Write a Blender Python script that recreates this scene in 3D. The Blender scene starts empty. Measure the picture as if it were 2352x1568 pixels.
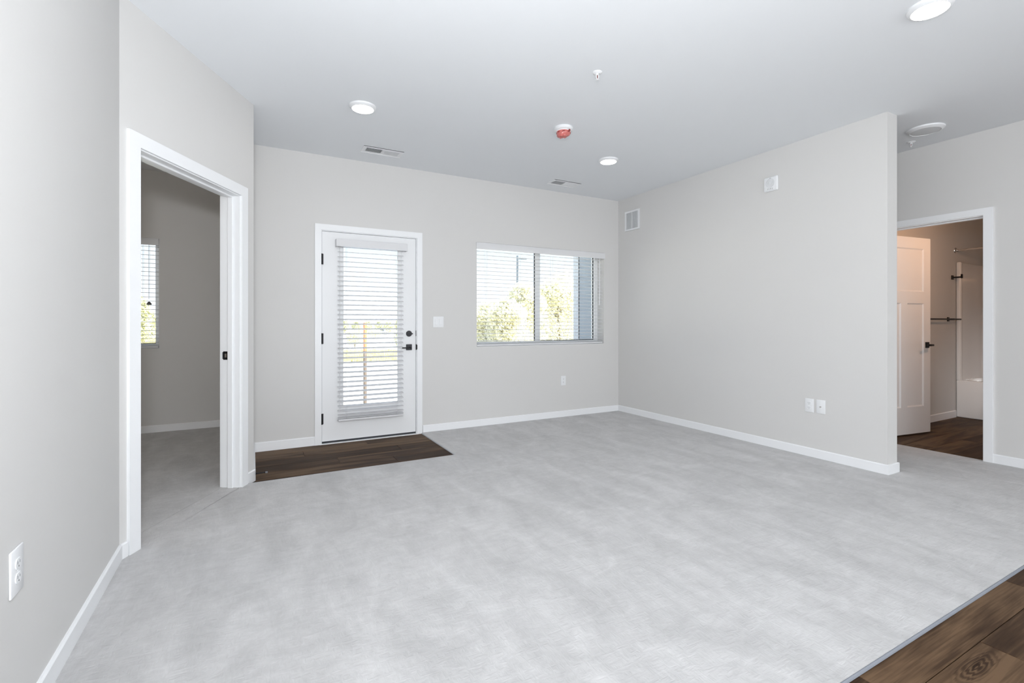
import bpy, bmesh, math, random
from math import radians, sin, cos, atan2, pi, hypot
from mathutils import Vector, Matrix
random.seed(7)
SC = bpy.context.scene
COL = SC.collection

# ------------------------------------------------------------------ camera
H = 2.743
EYE = 1.1496
YAW = radians(28.4)
FPX = 1104.0
cam = bpy.data.cameras.new('camera')
cam.sensor_width = 36.0
cam.lens = FPX / 2352 * 36
cam.shift_y = -(784 - 742) / 2352
cam.clip_start = 0.05
cam.clip_end = 2000
camo = bpy.data.objects.new('camera', cam)
COL.objects.link(camo)
camo.location = (0, 0, EYE)
camo.rotation_euler = (pi / 2, 0, -YAW)
SC.camera = camo

# ------------------------------------------------------------------ world, sun, large lights, exposure
SC.view_settings.view_transform = 'Standard'
SC.view_settings.look = 'None'
SC.view_settings.gamma = 1
SC.view_settings.use_curve_mapping = False
SC.view_settings.exposure = 1.03

W = bpy.data.worlds.new('sky')
SC.world = W
W.use_nodes = True
nt = W.node_tree
nt.nodes.clear()
wo = nt.nodes.new('ShaderNodeOutputWorld')
bg = nt.nodes.new('ShaderNodeBackground')
tc = nt.nodes.new('ShaderNodeTexCoord')
sp = nt.nodes.new('ShaderNodeSeparateXYZ')
cr = nt.nodes.new('ShaderNodeValToRGB')
cr.color_ramp.elements[0].position = 0.0
cr.color_ramp.elements[0].color = (0.97, 0.98, 1.0, 1)
cr.color_ramp.elements[1].position = 0.6
cr.color_ramp.elements[1].color = (0.50, 0.68, 1.0, 1)
k_ = cr.color_ramp.elements.new(0.14)
k_.color = (0.74, 0.84, 0.98, 1)
nt.links.new(tc.outputs['Generated'], sp.inputs[0])
nt.links.new(sp.outputs['Z'], cr.inputs[0])
nt.links.new(cr.outputs[0], bg.inputs[0])
bg.inputs[1].default_value = 0.70
nt.links.new(bg.outputs[0], wo.inputs[0])

def light(name, kind, loc, energy, color=(1, 1, 1), rot=(0, 0, 0), size=None, size_y=None, radius=None):
    l = bpy.data.lights.new(name, kind)
    l.energy = energy
    l.color = color
    if kind == 'AREA':
        l.size = size
        if size_y:
            l.shape = 'RECTANGLE'
            l.size_y = size_y
    if radius is not None:
        l.shadow_soft_size = radius
    o = bpy.data.objects.new(name, l)
    o.location = loc
    o.rotation_euler = rot
    COL.objects.link(o)
    return o

sun = light('sun', 'SUN', (30, -10, 40), 9.0, (1.0, 0.97, 0.90))
sun.data.angle = radians(0.6)
sun.rotation_euler = Vector((0.80, -0.30, 1.05)).to_track_quat('Z', 'Y').to_euler()
# broad unseen fill light added behind the camera to brighten the room
light('rear_fill', 'AREA', (2.2, -3.3, 1.4), 48, (0.93, 0.965, 1.0), (pi / 2, 0, 0), 4.6, 2.3)
# upward fill added low behind the camera to brighten the ceiling
light('uplight_fill', 'AREA', (0.0, -0.60, 0.35), 37, (0.93, 0.965, 1.0), (pi, 0, 0), 1.5, 1.5)
light('side_fill', 'AREA', (-0.5, -2.2, 1.5), 14, (0.93, 0.965, 1.0), (pi / 2, 0, -pi / 2), 2.6, 2.0)  # unseen fill added on the left to brighten the right wall
# photographer's flash a little above the camera
fl_ = light('flash', 'SPOT', (-0.05, -0.05, 1.5), 98, (0.955, 0.975, 1.0), radius=0.10)
fl_.data.spot_size = radians(172)
fl_.data.spot_blend = 1.0
_a = YAW
fl_.rotation_euler = (-Vector((sin(_a), cos(_a), math.tan(radians(13))))).to_track_quat('Z', 'Y').to_euler()
# vanity light of the bathroom, bedroom lamp (warm)
light('vanity_light', 'AREA', (6.0, 1.25, 2.15), 4.2, (1.0, 0.58, 0.34), (radians(75), 0, 0), 0.5, 0.12)
af_ = light('apron_fill', 'AREA', (5.60, 1.33, 1.35), 1.25, (0.95, 0.975, 1.0), size=0.3, size_y=0.5)  # neutral fill added out of view and aimed at the tub apron
af_.rotation_euler = Vector((-2.0, -0.45, 1.0)).to_track_quat('Z', 'Y').to_euler()
af_.data.spread = radians(56)
light('bedroom_light', 'POINT', (-2.6, 4.3, 2.3), 6.0, (1.0, 0.86, 0.70), radius=0.12)

# ------------------------------------------------------------------ materials
def mat(name, color=(0.8, 0.8, 0.8), rough=0.5, metal=0.0, emit=None, estr=0.0, spec=0.5, noise=0.0, nscale=8.0, bump=0.0, bscale=200.0, coat=0.0):
    m = bpy.data.materials.new(name)
    m.use_nodes = True
    n = m.node_tree.nodes
    L = m.node_tree.links
    b = n['Principled BSDF']
    b.inputs['Base Color'].default_value = (*color, 1)
    b.inputs['Roughness'].default_value = rough
    b.inputs['Metallic'].default_value = metal
    b.inputs['Specular IOR Level'].default_value = spec
    b.inputs['Coat Weight'].default_value = coat
    if emit:
        b.inputs['Emission Color'].default_value = (*emit, 1)
        b.inputs['Emission Strength'].default_value = estr
    g = n.new('ShaderNodeNewGeometry')
    if noise:
        t = n.new('ShaderNodeTexNoise')
        t.inputs['Scale'].default_value = nscale
        t.inputs['Detail'].default_value = 4
        L.new(g.outputs['Position'], t.inputs['Vector'])
        r = n.new('ShaderNodeMapRange')
        r.inputs[3].default_value = 1 - noise
        r.inputs[4].default_value = 1 + noise
        L.new(t.outputs['Fac'], r.inputs[0])
        mx = n.new('ShaderNodeMix')
        mx.data_type = 'RGBA'
        mx.blend_type = 'MULTIPLY'
        mx.inputs[0].default_value = 1
        mx.inputs[6].default_value = (*color, 1)
        L.new(r.outputs[0], mx.inputs[7])
        L.new(mx.outputs[2], b.inputs['Base Color'])
    if bump:
        t = n.new('ShaderNodeTexNoise')
        t.inputs['Scale'].default_value = bscale
        t.inputs['Detail'].default_value = 3
        L.new(g.outputs['Position'], t.inputs['Vector'])
        bp = n.new('ShaderNodeBump')
        bp.inputs['Strength'].default_value = bump
        bp.inputs['Distance'].default_value = 0.002
        L.new(t.outputs['Fac'], bp.inputs['Height'])
        L.new(bp.outputs[0], b.inputs['Normal'])
    return m

M = {}
M['wall'] = mat('wall_paint', (0.700, 0.692, 0.680), 0.75, noise=0.012, nscale=1.5, bump=0.10, bscale=140, spec=0.3)
M['ceiling'] = mat('ceiling_paint', (0.85, 0.872, 0.897), 0.85, noise=0.01, nscale=2, bump=0.10, bscale=120, spec=0.2)
M['trim'] = mat('trim_paint', (0.90, 0.91, 0.925), 0.38, noise=0.01, nscale=5)
M['door_paint'] = mat('door_paint', (0.86, 0.868, 0.88), 0.42, noise=0.01, nscale=5)
M['plastic'] = mat('white_plastic', (0.86, 0.87, 0.885), 0.32, noise=0.008, nscale=20)
M['slat'] = mat('blind_slat', (0.92, 0.92, 0.93), 0.45, noise=0.01, nscale=12)
M['vinyl'] = mat('window_vinyl', (0.91, 0.92, 0.93), 0.4, noise=0.01, nscale=12)
M['black'] = mat('black_metal', (0.018, 0.018, 0.02), 0.38, 0.6, noise=0.1, nscale=30)
M['darkgrey'] = mat('dark_bronze_metal', (0.045, 0.045, 0.05), 0.4, 0.5, noise=0.1, nscale=40)
M['gasket'] = mat('gasket', (0.03, 0.033, 0.038), 0.7, noise=0.1)
M['slot'] = mat('dark_slot', (0.16, 0.165, 0.17), 0.8, noise=0.05)
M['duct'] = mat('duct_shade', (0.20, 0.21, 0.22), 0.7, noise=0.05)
M['chrome'] = mat('chrome', (0.75, 0.72, 0.70), 0.18, 1.0, noise=0.02)
M['brass'] = mat('bulb_red', (0.25, 0.06, 0.05), 0.25, noise=0.05)
M['lamp'] = mat('lamp_diffuser', (0.95, 0.93, 0.9), 0.5, emit=(1.0, 0.93, 0.84), estr=10.0)
M['lamp_off'] = mat('lamp_diffuser_off', (0.70, 0.71, 0.72), 0.5, noise=0.01)
M['red'] = mat('red_plastic', (0.62, 0.17, 0.15), 0.28, noise=0.12, nscale=40, coat=0.3)
M['darkred'] = mat('dark_red_plastic', (0.22, 0.02, 0.02), 0.4, noise=0.1)
M['acrylic'] = mat('tub_acrylic', (0.86, 0.85, 0.84), 0.13, noise=0.01, coat=0.4)
M['text'] = mat('grey_print', (0.34, 0.34, 0.35), 0.6, noise=0.02)
M['concrete'] = mat('patio_concrete', (0.52, 0.53, 0.55), 0.9, noise=0.08, nscale=3, bump=0.3, bscale=60)
M['siding'] = mat('grey_siding', (0.24, 0.28, 0.335), 0.7, noise=0.03, nscale=4)
M['siding_trim'] = mat('grey_siding_trim', (0.44, 0.48, 0.54), 0.7, noise=0.03, nscale=4)
M['soil'] = mat('pale_soil', (0.80, 0.76, 0.68), 0.95, noise=0.12, nscale=0.25, bump=0.4, bscale=5)
M['orange'] = mat('orange_paint', (0.80, 0.26, 0.11), 0.6, noise=0.06, nscale=30)
M['stake'] = mat('weathered_wood', (0.22, 0.17, 0.135), 0.85, noise=0.2, nscale=25)
M['bark'] = mat('bark', (0.30, 0.26, 0.20), 0.9, noise=0.3, nscale=6)
M['steel'] = mat('galvanised_steel', (0.15, 0.18, 0.21), 0.5, 0.2, noise=0.05)
M['stone'] = mat('house_wall', (0.60, 0.56, 0.55), 0.9, noise=0.06, nscale=1)
M['roof'] = mat('house_roof', (0.30, 0.30, 0.34), 0.9, noise=0.12, nscale=2)
M['car'] = mat('car_paint', (0.20, 0.22, 0.25), 0.3, 0.3, noise=0.03)
M['carglass'] = mat('car_glass', (0.04, 0.05, 0.06), 0.1, noise=0.03)
M['tyre'] = mat('tyre', (0.03, 0.03, 0.03), 0.8, noise=0.1)
M['cord'] = mat('cord', (0.70, 0.71, 0.73), 0.7, noise=0.03)
M['tassel'] = mat('grey_tassel', (0.16, 0.16, 0.17), 0.6, noise=0.05)

def leafmat(name, c, var):
    m = mat(name, c, 0.7)
    n = m.node_tree.nodes
    L = m.node_tree.links
    g = n.new('ShaderNodeNewGeometry')
    r = n.new('ShaderNodeMapRange')
    r.inputs[3].default_value = 1 - var
    r.inputs[4].default_value = 1 + var
    L.new(g.outputs['Random Per Island'], r.inputs[0])
    mx = n.new('ShaderNodeMix')
    mx.data_type = 'RGBA'
    mx.blend_type = 'MULTIPLY'
    mx.inputs[0].default_value = 1
    mx.inputs[6].default_value = (*c, 1)
    L.new(r.outputs[0], mx.inputs[7])
    L.new(mx.outputs[2], n['Principled BSDF'].inputs['Base Color'])
    tr = n.new('ShaderNodeBsdfTranslucent')
    L.new(mx.outputs[2], tr.inputs[0])
    ms = n.new('ShaderNodeMixShader')
    ms.inputs[0].default_value = 0.4
    L.new(n['Principled BSDF'].outputs[0], ms.inputs[1])
    L.new(tr.outputs[0], ms.inputs[2])
    L.new(ms.outputs[0], n['Material Output'].inputs[0])
    return m
M['leaf_pale'] = leafmat('pale_leaves', (0.92, 0.90, 0.74), 0.20)
M['leaf_green'] = leafmat('green_leaves', (0.74, 0.74, 0.52), 0.28)
M['grass'] = leafmat('dry_grass', (0.66, 0.60, 0.34), 0.25)

def slatmat():
    m = M['slat']
    n = m.node_tree.nodes
    L = m.node_tree.links
    tr = n.new('ShaderNodeBsdfTranslucent')
    tr.inputs[0].default_value = (0.86, 0.87, 0.90, 1)
    ms = n.new('ShaderNodeMixShader')
    ms.inputs[0].default_value = 0.26
    L.new(n['Principled BSDF'].outputs[0], ms.inputs[1])
    L.new(tr.outputs[0], ms.inputs[2])
    L.new(ms.outputs[0], n['Material Output'].inputs[0])
slatmat()

def glassmat():
    m = bpy.data.materials.new('window_glass')
    m.use_nodes = True
    n = m.node_tree.nodes
    L = m.node_tree.links
    n.clear()
    o = n.new('ShaderNodeOutputMaterial')
    t = n.new('ShaderNodeBsdfTransparent')
    t.inputs[0].default_value = (0.965, 0.985, 0.985, 1)
    g = n.new('ShaderNodeBsdfGlossy')
    g.inputs['Roughness'].default_value = 0.02
    f = n.new('ShaderNodeFresnel')
    f.inputs[0].default_value = 1.35
    x = n.new('ShaderNodeMixShader')
    L.new(f.outputs[0], x.inputs[0])
    L.new(t.outputs[0], x.inputs[1])
    L.new(g.outputs[0], x.inputs[2])
    L.new(x.outputs[0], o.inputs[0])
    return m
M['glass'] = glassmat()

def carpetmat():
    m = mat('carpet_pile', (0.7, 0.7, 0.7), 0.95, spec=0.1)
    n = m.node_tree.nodes
    L = m.node_tree.links
    b = n['Principled BSDF']
    b.inputs['Sheen Weight'].default_value = 0.25
    b.inputs['Sheen Roughness'].default_value = 0.6
    g = n.new('ShaderNodeNewGeometry')
    def noise(scale, detail, dist, rot=0.0, sc=(1, 1, 1), rough=0.5):
        mp = n.new('ShaderNodeMapping')
        mp.inputs['Rotation'].default_value = (0, 0, rot)
        mp.inputs['Scale'].default_value = sc
        L.new(g.outputs['Position'], mp.inputs[0])
        t = n.new('ShaderNodeTexNoise')
        t.inputs['Scale'].default_value = scale
        t.inputs['Detail'].default_value = detail
        t.inputs['Roughness'].default_value = rough
        t.inputs['Distortion'].default_value = dist
        L.new(mp.outputs[0], t.inputs[0])
        return t.outputs['Fac']
    a = noise(5.0, 6, 0.6, 0.12, (1, 0.40, 1), 0.66)          # brushed patches of the pile
    c = noise(9, 4, 1.5, -0.5, (0.6, 1.4, 1), 0.6)
    d1 = noise(95, 2, 0.4, 0.15, (0.22, 1, 1))                 # short strokes of the twist, two directions
    d2 = noise(95, 2, 0.4, 0.15, (1, 0.22, 1))
    ck = noise(34, 1, 0, 0, (1, 1, 1))
    def mr(x, a0, a1, b0, b1):
        r = n.new('ShaderNodeMapRange')
        r.inputs[1].default_value = a0
        r.inputs[2].default_value = a1
        r.inputs[3].default_value = b0
        r.inputs[4].default_value = b1
        L.new(x, r.inputs[0])
        return r.outputs[0]
    def mth(op, x, y):
        r = n.new('ShaderNodeMath')
        r.operation = op
        for i, v in enumerate((x, y)):
            if isinstance(v, (int, float)):
                r.inputs[i].default_value = v
            else:
                L.new(v, r.inputs[i])
        return r.outputs[0]
    sw = mr(ck, 0.45, 0.55, 0, 1)
    st = n.new('ShaderNodeMix')
    L.new(sw, st.inputs[0])
    L.new(d1, st.inputs[2])
    L.new(d2, st.inputs[3])
    v = mth('MULTIPLY', mth('MULTIPLY', mr(a, 0.33, 0.67, 0.85, 1.09), mr(c, 0.3, 0.7, 0.93, 1.06)), mr(st.outputs[0], 0.3, 0.7, 0.955, 1.03))
    mx = n.new('ShaderNodeMix')
    mx.data_type = 'RGBA'
    mx.blend_type = 'MULTIPLY'
    mx.inputs[0].default_value = 1
    mx.inputs[6].default_value = (0.515, 0.508, 0.508, 1)
    L.new(v, mx.inputs[7])
    L.new(mx.outputs[2], b.inputs['Base Color'])
    hgt = mth('ADD', mth('MULTIPLY', st.outputs[0], 1.0), mth('MULTIPLY', c, 1.2))
    bp = n.new('ShaderNodeBump')
    bp.inputs['Strength'].default_value = 0.45
    bp.inputs['Distance'].default_value = 0.006
    L.new(hgt, bp.inputs['Height'])
    L.new(bp.outputs[0], b.inputs['Normal'])
    return m
M['carpet'] = carpetmat()
M['carpet_edge_light'] = mat('carpet_binding_light', (0.50, 0.51, 0.53), 0.9, noise=0.06, nscale=30)
M['carpet_edge'] = mat('carpet_binding', (0.25, 0.265, 0.30), 0.9, noise=0.06, nscale=30, bump=0.4, bscale=300)

def woodmat(name, dark, mid, lightc, knot=None, rough=0.55):
    m = mat(name, mid, rough, spec=0.12)
    n = m.node_tree.nodes
    L = m.node_tree.links
    b = n['Principled BSDF']
    tcn = n.new('ShaderNodeTexCoord')
    oi = n.new('ShaderNodeObjectInfo')
    off = n.new('ShaderNodeVectorMath')
    off.operation = 'SCALE'
    off.inputs[0].default_value = (31.7, 17.3, 9.1)
    L.new(oi.outputs['Random'], off.inputs['Scale'])
    add = n.new('ShaderNodeVectorMath')
    add.operation = 'ADD'
    L.new(off.outputs[0], add.inputs[1])
    src = tcn.outputs['Object']
    if knot:
        sub = n.new('ShaderNodeVectorMath'); sub.operation = 'SUBTRACT'
        sub.inputs[1].default_value = (*knot, 0)
        L.new(src, sub.inputs[0])
        scl = n.new('ShaderNodeVectorMath'); scl.operation = 'MULTIPLY'
        scl.inputs[1].default_value = (0.55, 2.4, 0)
        L.new(sub.outputs[0], scl.inputs[0])
        ln = n.new('ShaderNodeVectorMath'); ln.operation = 'LENGTH'
        L.new(scl.outputs[0], ln.inputs[0])
        kd = ln.outputs['Value']
    L.new(src, add.inputs[0])
    def nz(sc, s, det, dist):
        mp = n.new('ShaderNodeMapping')
        mp.inputs['Scale'].default_value = sc
        L.new(add.outputs[0], mp.inputs[0])
        t = n.new('ShaderNodeTexNoise')
        t.inputs['Scale'].default_value = s
        t.inputs['Detail'].default_value = det
        t.inputs['Distortion'].default_value = dist
        L.new(mp.outputs[0], t.inputs[0])
        return t.outputs['Fac']
    broad = nz((0.8, 5.0, 1), 1.6, 5, 0.8)
    fine = nz((0.6, 16, 1), 7, 6, 0.5)
    ad = n.new('ShaderNodeMath'); ad.operation = 'MULTIPLY_ADD'
    L.new(fine, ad.inputs[0]); ad.inputs[1].default_value = 0.45
    L.new(broad, ad.inputs[2])
    sb = n.new('ShaderNodeMath'); sb.operation = 'MULTIPLY_ADD'
    L.new(oi.outputs['Random'], sb.inputs[0]); sb.inputs[1].default_value = 0.22
    L.new(ad.outputs[0], sb.inputs[2])
    last = sb.outputs[0]
    if knot:
        # growth rings around a knot printed on the board
        w = n.new('ShaderNodeMath'); w.operation = 'MULTIPLY_ADD'
        L.new(kd, w.inputs[0]); w.inputs[1].default_value = 300
        mm = n.new('ShaderNodeMath'); mm.operation = 'MULTIPLY'
        L.new(fine, mm.inputs[0]); mm.inputs[1].default_value = 14
        L.new(mm.outputs[0], w.inputs[2])
        si = n.new('ShaderNodeMath'); si.operation = 'SINE'
        L.new(w.outputs[0], si.inputs[0])
        fall = n.new('ShaderNodeMapRange')
        fall.inputs[1].default_value = 0.012; fall.inputs[2].default_value = 0.10
        fall.inputs[3].default_value = 0.20; fall.inputs[4].default_value = 0.0
        L.new(kd, fall.inputs[0])
        ml = n.new('ShaderNodeMath'); ml.operation = 'MULTIPLY'
        L.new(si.outputs[0], ml.inputs[0]); L.new(fall.outputs[0], ml.inputs[1])
        s2 = n.new('ShaderNodeMath'); s2.operation = 'ADD'
        L.new(last, s2.inputs[0]); L.new(ml.outputs[0], s2.inputs[1])
        s3 = n.new('ShaderNodeMath'); s3.operation = 'SUBTRACT'
        L.new(s2.outputs[0], s3.inputs[0]); L.new(fall.outputs[0], s3.inputs[1])
        last = s3.outputs[0]
    ramp = n.new('ShaderNodeValToRGB')
    e = ramp.color_ramp.elements
    e[0].position = 0.52; e[0].color = (*dark, 1)
    e[1].position = 1.08 if False else 1.0; e[1].color = (*lightc, 1)
    k = e.new(0.78); k.color = (*mid, 1)
    L.new(last, ramp.inputs[0])
    L.new(ramp.outputs[0], b.inputs['Base Color'])
    bp = n.new('ShaderNodeBump')
    bp.inputs['Strength'].default_value = 0.15
    bp.inputs['Distance'].default_value = 0.001
    L.new(fine, bp.inputs['Height'])
    L.new(bp.outputs[0], b.inputs['Normal'])
    return m
WD = ((0.022, 0.011, 0.006), (0.060, 0.034, 0.019), (0.150, 0.092, 0.052))
M['wood'] = woodmat('vinyl_plank', *WD)
M['wood_knot'] = woodmat('vinyl_plank_knot', *WD, knot=(0.428, 0.040))
M['under'] = mat('subfloor', (0.06, 0.05, 0.045), 0.9, noise=0.1)

# ------------------------------------------------------------------ mesh helpers
class MB:
    def __init__(self):
        self.bm = bmesh.new()
    def box(self, x0, x1, y0, y1, z0, z1, bev=0.0, seg=1, mtx=None):
        b = bmesh.new()
        vs = [b.verts.new((x, y, z)) for x in (x0, x1) for y in (y0, y1) for z in (z0, z1)]
        for f in ((0, 1, 3, 2), (4, 6, 7, 5), (0, 4, 5, 1), (2, 3, 7, 6), (0, 2, 6, 4), (1, 5, 7, 3)):
            b.faces.new([vs[i] for i in f])
        if bev:
            bmesh.ops.bevel(b, geom=b.edges[:], offset=bev, segments=seg, affect='EDGES', profile=0.5)
        self._add(b, mtx)
        return self
    def _add(self, b, mtx=None):
        if mtx is not None:
            bmesh.ops.transform(b, matrix=mtx, verts=b.verts[:])
        me = bpy.data.meshes.new('t')
        b.to_mesh(me)
        b.free()
        self.bm.from_mesh(me)
        bpy.data.meshes.remove(me)
    def tube(self, pts, r, seg=10, r2=None):
        pts = [Vector(p) for p in pts]
        rings = []
        b = bmesh.new()
        for i, p in enumerate(pts):
            d = (pts[min(i + 1, len(pts) - 1)] - pts[max(i - 1, 0)]).normalized()
            a = d.orthogonal().normalized() if i == 0 else (a - d * a.dot(d)).normalized()
            c = d.cross(a)
            rr = r if r2 is None else r + (r2 - r) * i / (len(pts) - 1)
            rings.append([b.verts.new(p + (a * cos(t) + c * sin(t)) * rr) for t in [2 * pi * k / seg for k in range(seg)]])
        for i in range(len(rings) - 1):
            for k in range(seg):
                b.faces.new((rings[i][k], rings[i][(k + 1) % seg], rings[i + 1][(k + 1) % seg], rings[i + 1][k]))
        b.faces.new(rings[0][::-1])
        b.faces.new(rings[-1])
        self._add(b)
        return self
    def lathe(self, prof, seg=32, mtx=None, cap0=True, cap1=True):
        # prof: list of (radius, height) about +Z
        b = bmesh.new()
        rings = [[b.verts.new((r * cos(2 * pi * k / seg), r * sin(2 * pi * k / seg), z)) for k in range(seg)] for r, z in prof]
        for i in range(len(rings) - 1):
            for k in range(seg):
                b.faces.new((rings[i][k], rings[i][(k + 1) % seg], rings[i + 1][(k + 1) % seg], rings[i + 1][k]))
        if cap0:
            b.faces.new(rings[0][::-1])
        if cap1:
            b.faces.new(rings[-1])
        self._add(b, mtx)
        return self
    def prism(self, poly, z0, z1, mtx=None):
        b = bmesh.new()
        lo = [b.verts.new((x, y, z0)) for x, y in poly]
        hi = [b.verts.new((x, y, z1)) for x, y in poly]
        n = len(poly)
        b.faces.new(lo[::-1])
        b.faces.new(hi)
        for i in range(n):
            b.faces.new((lo[i], lo[(i + 1) % n], hi[(i + 1) % n], hi[i]))
        self._add(b, mtx)
        return self
    def grid_wall(self, L0, L1, z0, z1, t0, t1, holes, mtx=None):
        # slab in the local XZ plane, thickness along Y, with rectangular holes, no inner faces
        xs = sorted(set([L0, L1] + [v for h in holes for v in h[:2] if L0 < v < L1]))
        zs = sorted(set([z0, z1] + [v for h in holes for v in h[2:] if z0 < v < z1]))
        def solid(i, j):
            if i < 0 or j < 0 or i >= len(xs) - 1 or j >= len(zs) - 1:
                return False
            cx, cz = (xs[i] + xs[i + 1]) / 2, (zs[j] + zs[j + 1]) / 2
            return not any(h[0] < cx < h[1] and h[2] < cz < h[3] for h in holes)
        b = bmesh.new()
        def q(*p):
            b.faces.new([b.verts.new(v) for v in p])
        for i in range(len(xs) - 1):
            for j in range(len(zs) - 1):
                if not solid(i, j):
                    continue
                a, c, d, e = xs[i], xs[i + 1], zs[j], zs[j + 1]
                q((a, t0, d), (c, t0, d), (c, t0, e), (a, t0, e))
                q((a, t1, d), (a, t1, e), (c, t1, e), (c, t1, d))
                if not solid(i - 1, j): q((a, t0, d), (a, t0, e), (a, t1, e), (a, t1, d))
                if not solid(i + 1, j): q((c, t0, d), (c, t1, d), (c, t1, e), (c, t0, e))
                if not solid(i, j - 1): q((a, t0, d), (a, t1, d), (c, t1, d), (c, t0, d))
                if not solid(i, j + 1): q((a, t0, e), (c, t0, e), (c, t1, e), (a, t1, e))
        bmesh.ops.remove_doubles(b, verts=b.verts[:], dist=1e-5)
        self._add(b, mtx)
        return self
    def build(self, name, m, parent=None, smooth=False, loc=None, rotz=None):
        me = bpy.data.meshes.new(name)
        bmesh.ops.recalc_face_normals(self.bm, faces=self.bm.faces[:])
        self.bm.to_mesh(me)
        self.bm.free()
        me.materials.append(M[m])
        if smooth:
            for p in me.polygons:
                p.use_smooth = True
            try:
                me.set_sharp_from_angle(angle=radians(35))
            except Exception:
                pass
        o = bpy.data.objects.new(name, me)
        COL.objects.link(o)
        if parent:
            o.parent = parent
        if loc is not None:
            o.location = loc
        if rotz is not None:
            o.rotation_euler = (0, 0, rotz)
        return o

def empty(name, loc=(0, 0, 0), rotz=0.0, rot=None):
    o = bpy.data.objects.new(name, None)
    o.empty_display_size = 0.1
    COL.objects.link(o)
    o.location = loc
    o.rotation_euler = rot if rot else (0, 0, rotz)
    return o

def tag(o, label, cat, group=None, kind=None):
    o['label'] = label
    o['category'] = cat
    if group: o['group'] = group
    if kind: o['kind'] = kind
    return o

def dup(o, parent, loc=None, rotz=None):
    c = o.copy()
    COL.objects.link(c)
    c.parent = parent
    if loc is not None: c.location = loc
    if rotz is not None: c.rotation_euler = (0, 0, rotz)
    return c

def frame2(A, B):
    # local frame of a wall whose room side is to the right-hand viewer: +X from A to B, +Y behind the wall
    a = atan2(B[1] - A[1], B[0] - A[0])
    return (A[0], A[1], 0), a, hypot(B[0] - A[0], B[1] - A[1])

def wall(name, label, A, B, thick, holes=(), z0=-0.1, z1=H + 0.02, x0=0.0, x1=0.0):
    loc, a, Ln = frame2(A, B)
    o = MB().grid_wall(-x0, Ln + x1, z0, z1, 0, thick, list(holes)).build(name, 'wall', loc=loc, rotz=a)
    return tag(o, label, 'wall', kind='structure')

# ------------------------------------------------------------------ room shell
YB = 4.866        # back wall
XR = 4.21         # right wall
XL = -0.563       # left wall
XB = 5.33         # wall of the bathroom door
AA = (-0.563, 2.937)
AB = (0.01, 3.99)
YE = 1.84         # end of the right wall
YW = 0.848        # edge of the carpet towards the kitchen
YBED = 6.2
YK = -4.0

# back wall local x: starts at x=0.01
bx = 0.0
wall('wall_back', 'light grey back wall holding the glazed patio door and the wide window', (bx, YB), (4.355, YB), 0.2,
     [(0.555, 1.525, -0.2, 2.055), (2.187, 3.97, 0.888, 2.05)])
wall('wall_right', 'light grey side wall with the alarm, return grille and two outlet plates', (XR, YB + 0.2), (XR, YE), 0.145)
wall('wall_left', 'light grey near wall at the left edge with one duplex outlet', (XL, YK), AA, 0.12)
ANG_L = hypot(AB[0] - AA[0], AB[1] - AA[1])
S0, S1 = 0.120, 1.020      # clear opening of the angled doorway along the wall
wall('wall_angled', 'short angled grey wall around the open bedroom doorway', AA, AB, 0.125,
     [(S0 - 0.02, S1 + 0.02, -0.2, 2.05)])
wall('wall_entry', 'narrow return wall beside the entry planks, carrying the door stop', (0.01, 3.99), (0.01, YB + 0.0), 0.12, x1=1.55)
wall('wall_hall', 'light grey wall around the bathroom doorway at the right', (XB, 5.1), (XB, YK), 0.12,
     [(5.1 - 2.42, 5.1 - 1.625, -0.2, 2.055)])
wall('wall_hall_end', 'hidden end wall of the hallway', (4.355, 5.0), (XB, 5.0), 0.12)
wall('wall_kitchen', 'kitchen wall behind the camera', (XB + 0.12, YK), (XL - 0.12, YK), 0.12)
wall('wall_bedroom_back', 'dim grey bedroom wall with a window, seen through the left doorway', (-4.0, YBED), (0.01, YBED), 0.2,
     [(4.0 - 2.25, 4.0 - 0.86, 0.885, 2.035)])
wall('wall_bedroom_left', 'hidden side wall of the bedroom', (-4.0, 2.86), (-4.0, YBED + 0.2), 0.12)
wall('wall_bedroom_front', 'hidden near wall of the bedroom', (XL - 0.12, 2.86), (-4.12, 2.86), 0.12)
wall('wall_bathroom_back', 'tan grey bathroom wall with towel bar and hook', (XB + 0.12, 2.6), (8.5, 2.6), 0.12)
wall('wall_bathroom_side', 'hidden bathroom wall behind the tub', (8.42, 2.72), (8.42, 0.9), 0.12)
wall('wall_bathroom_front', 'hidden near wall of the bathroom', (8.5, 1.04), (XB + 0.12, 1.04), 0.12)

c = MB()
c.box(-4.12, 8.54, YK - 0.12, 5.066, H, H + 0.25)
c.box(-4.12, 0.01, 5.066, YBED + 0.2, H, H + 0.25)
c = c.build('ceiling', 'ceiling')
tag(c, 'smooth white ceiling of the living room', 'ceiling', kind='structure')

fl = MB()
fl.box(-4.12, 8.54, YK - 0.12, 5.066, -0.25, -0.008)
fl.box(-4.12, 0.01, 5.066, YBED + 0.2, -0.25, -0.008)
floor = fl.build('floor', 'under')
tag(floor, 'floor with dark brown wood-look planks at entry, bathroom and kitchen edge', 'floor', kind='structure')

# planks: own object each, mesh in local coordinates centred on the plank
def plank(x0, x1, y0, y1, m='wood'):
    g = 0.0012
    cx_, cy_ = (x0 + x1) / 2, (y0 + y1) / 2
    hx, hy = (x1 - x0) / 2 - g, (y1 - y0) / 2 - g
    b = MB().box(-hx, hx, -hy, hy, -0.0075, 0.0, bev=0.0012)
    o = b.build('plank', m, floor)
    o.location = (cx_, cy_, 0)
    return o
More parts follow.
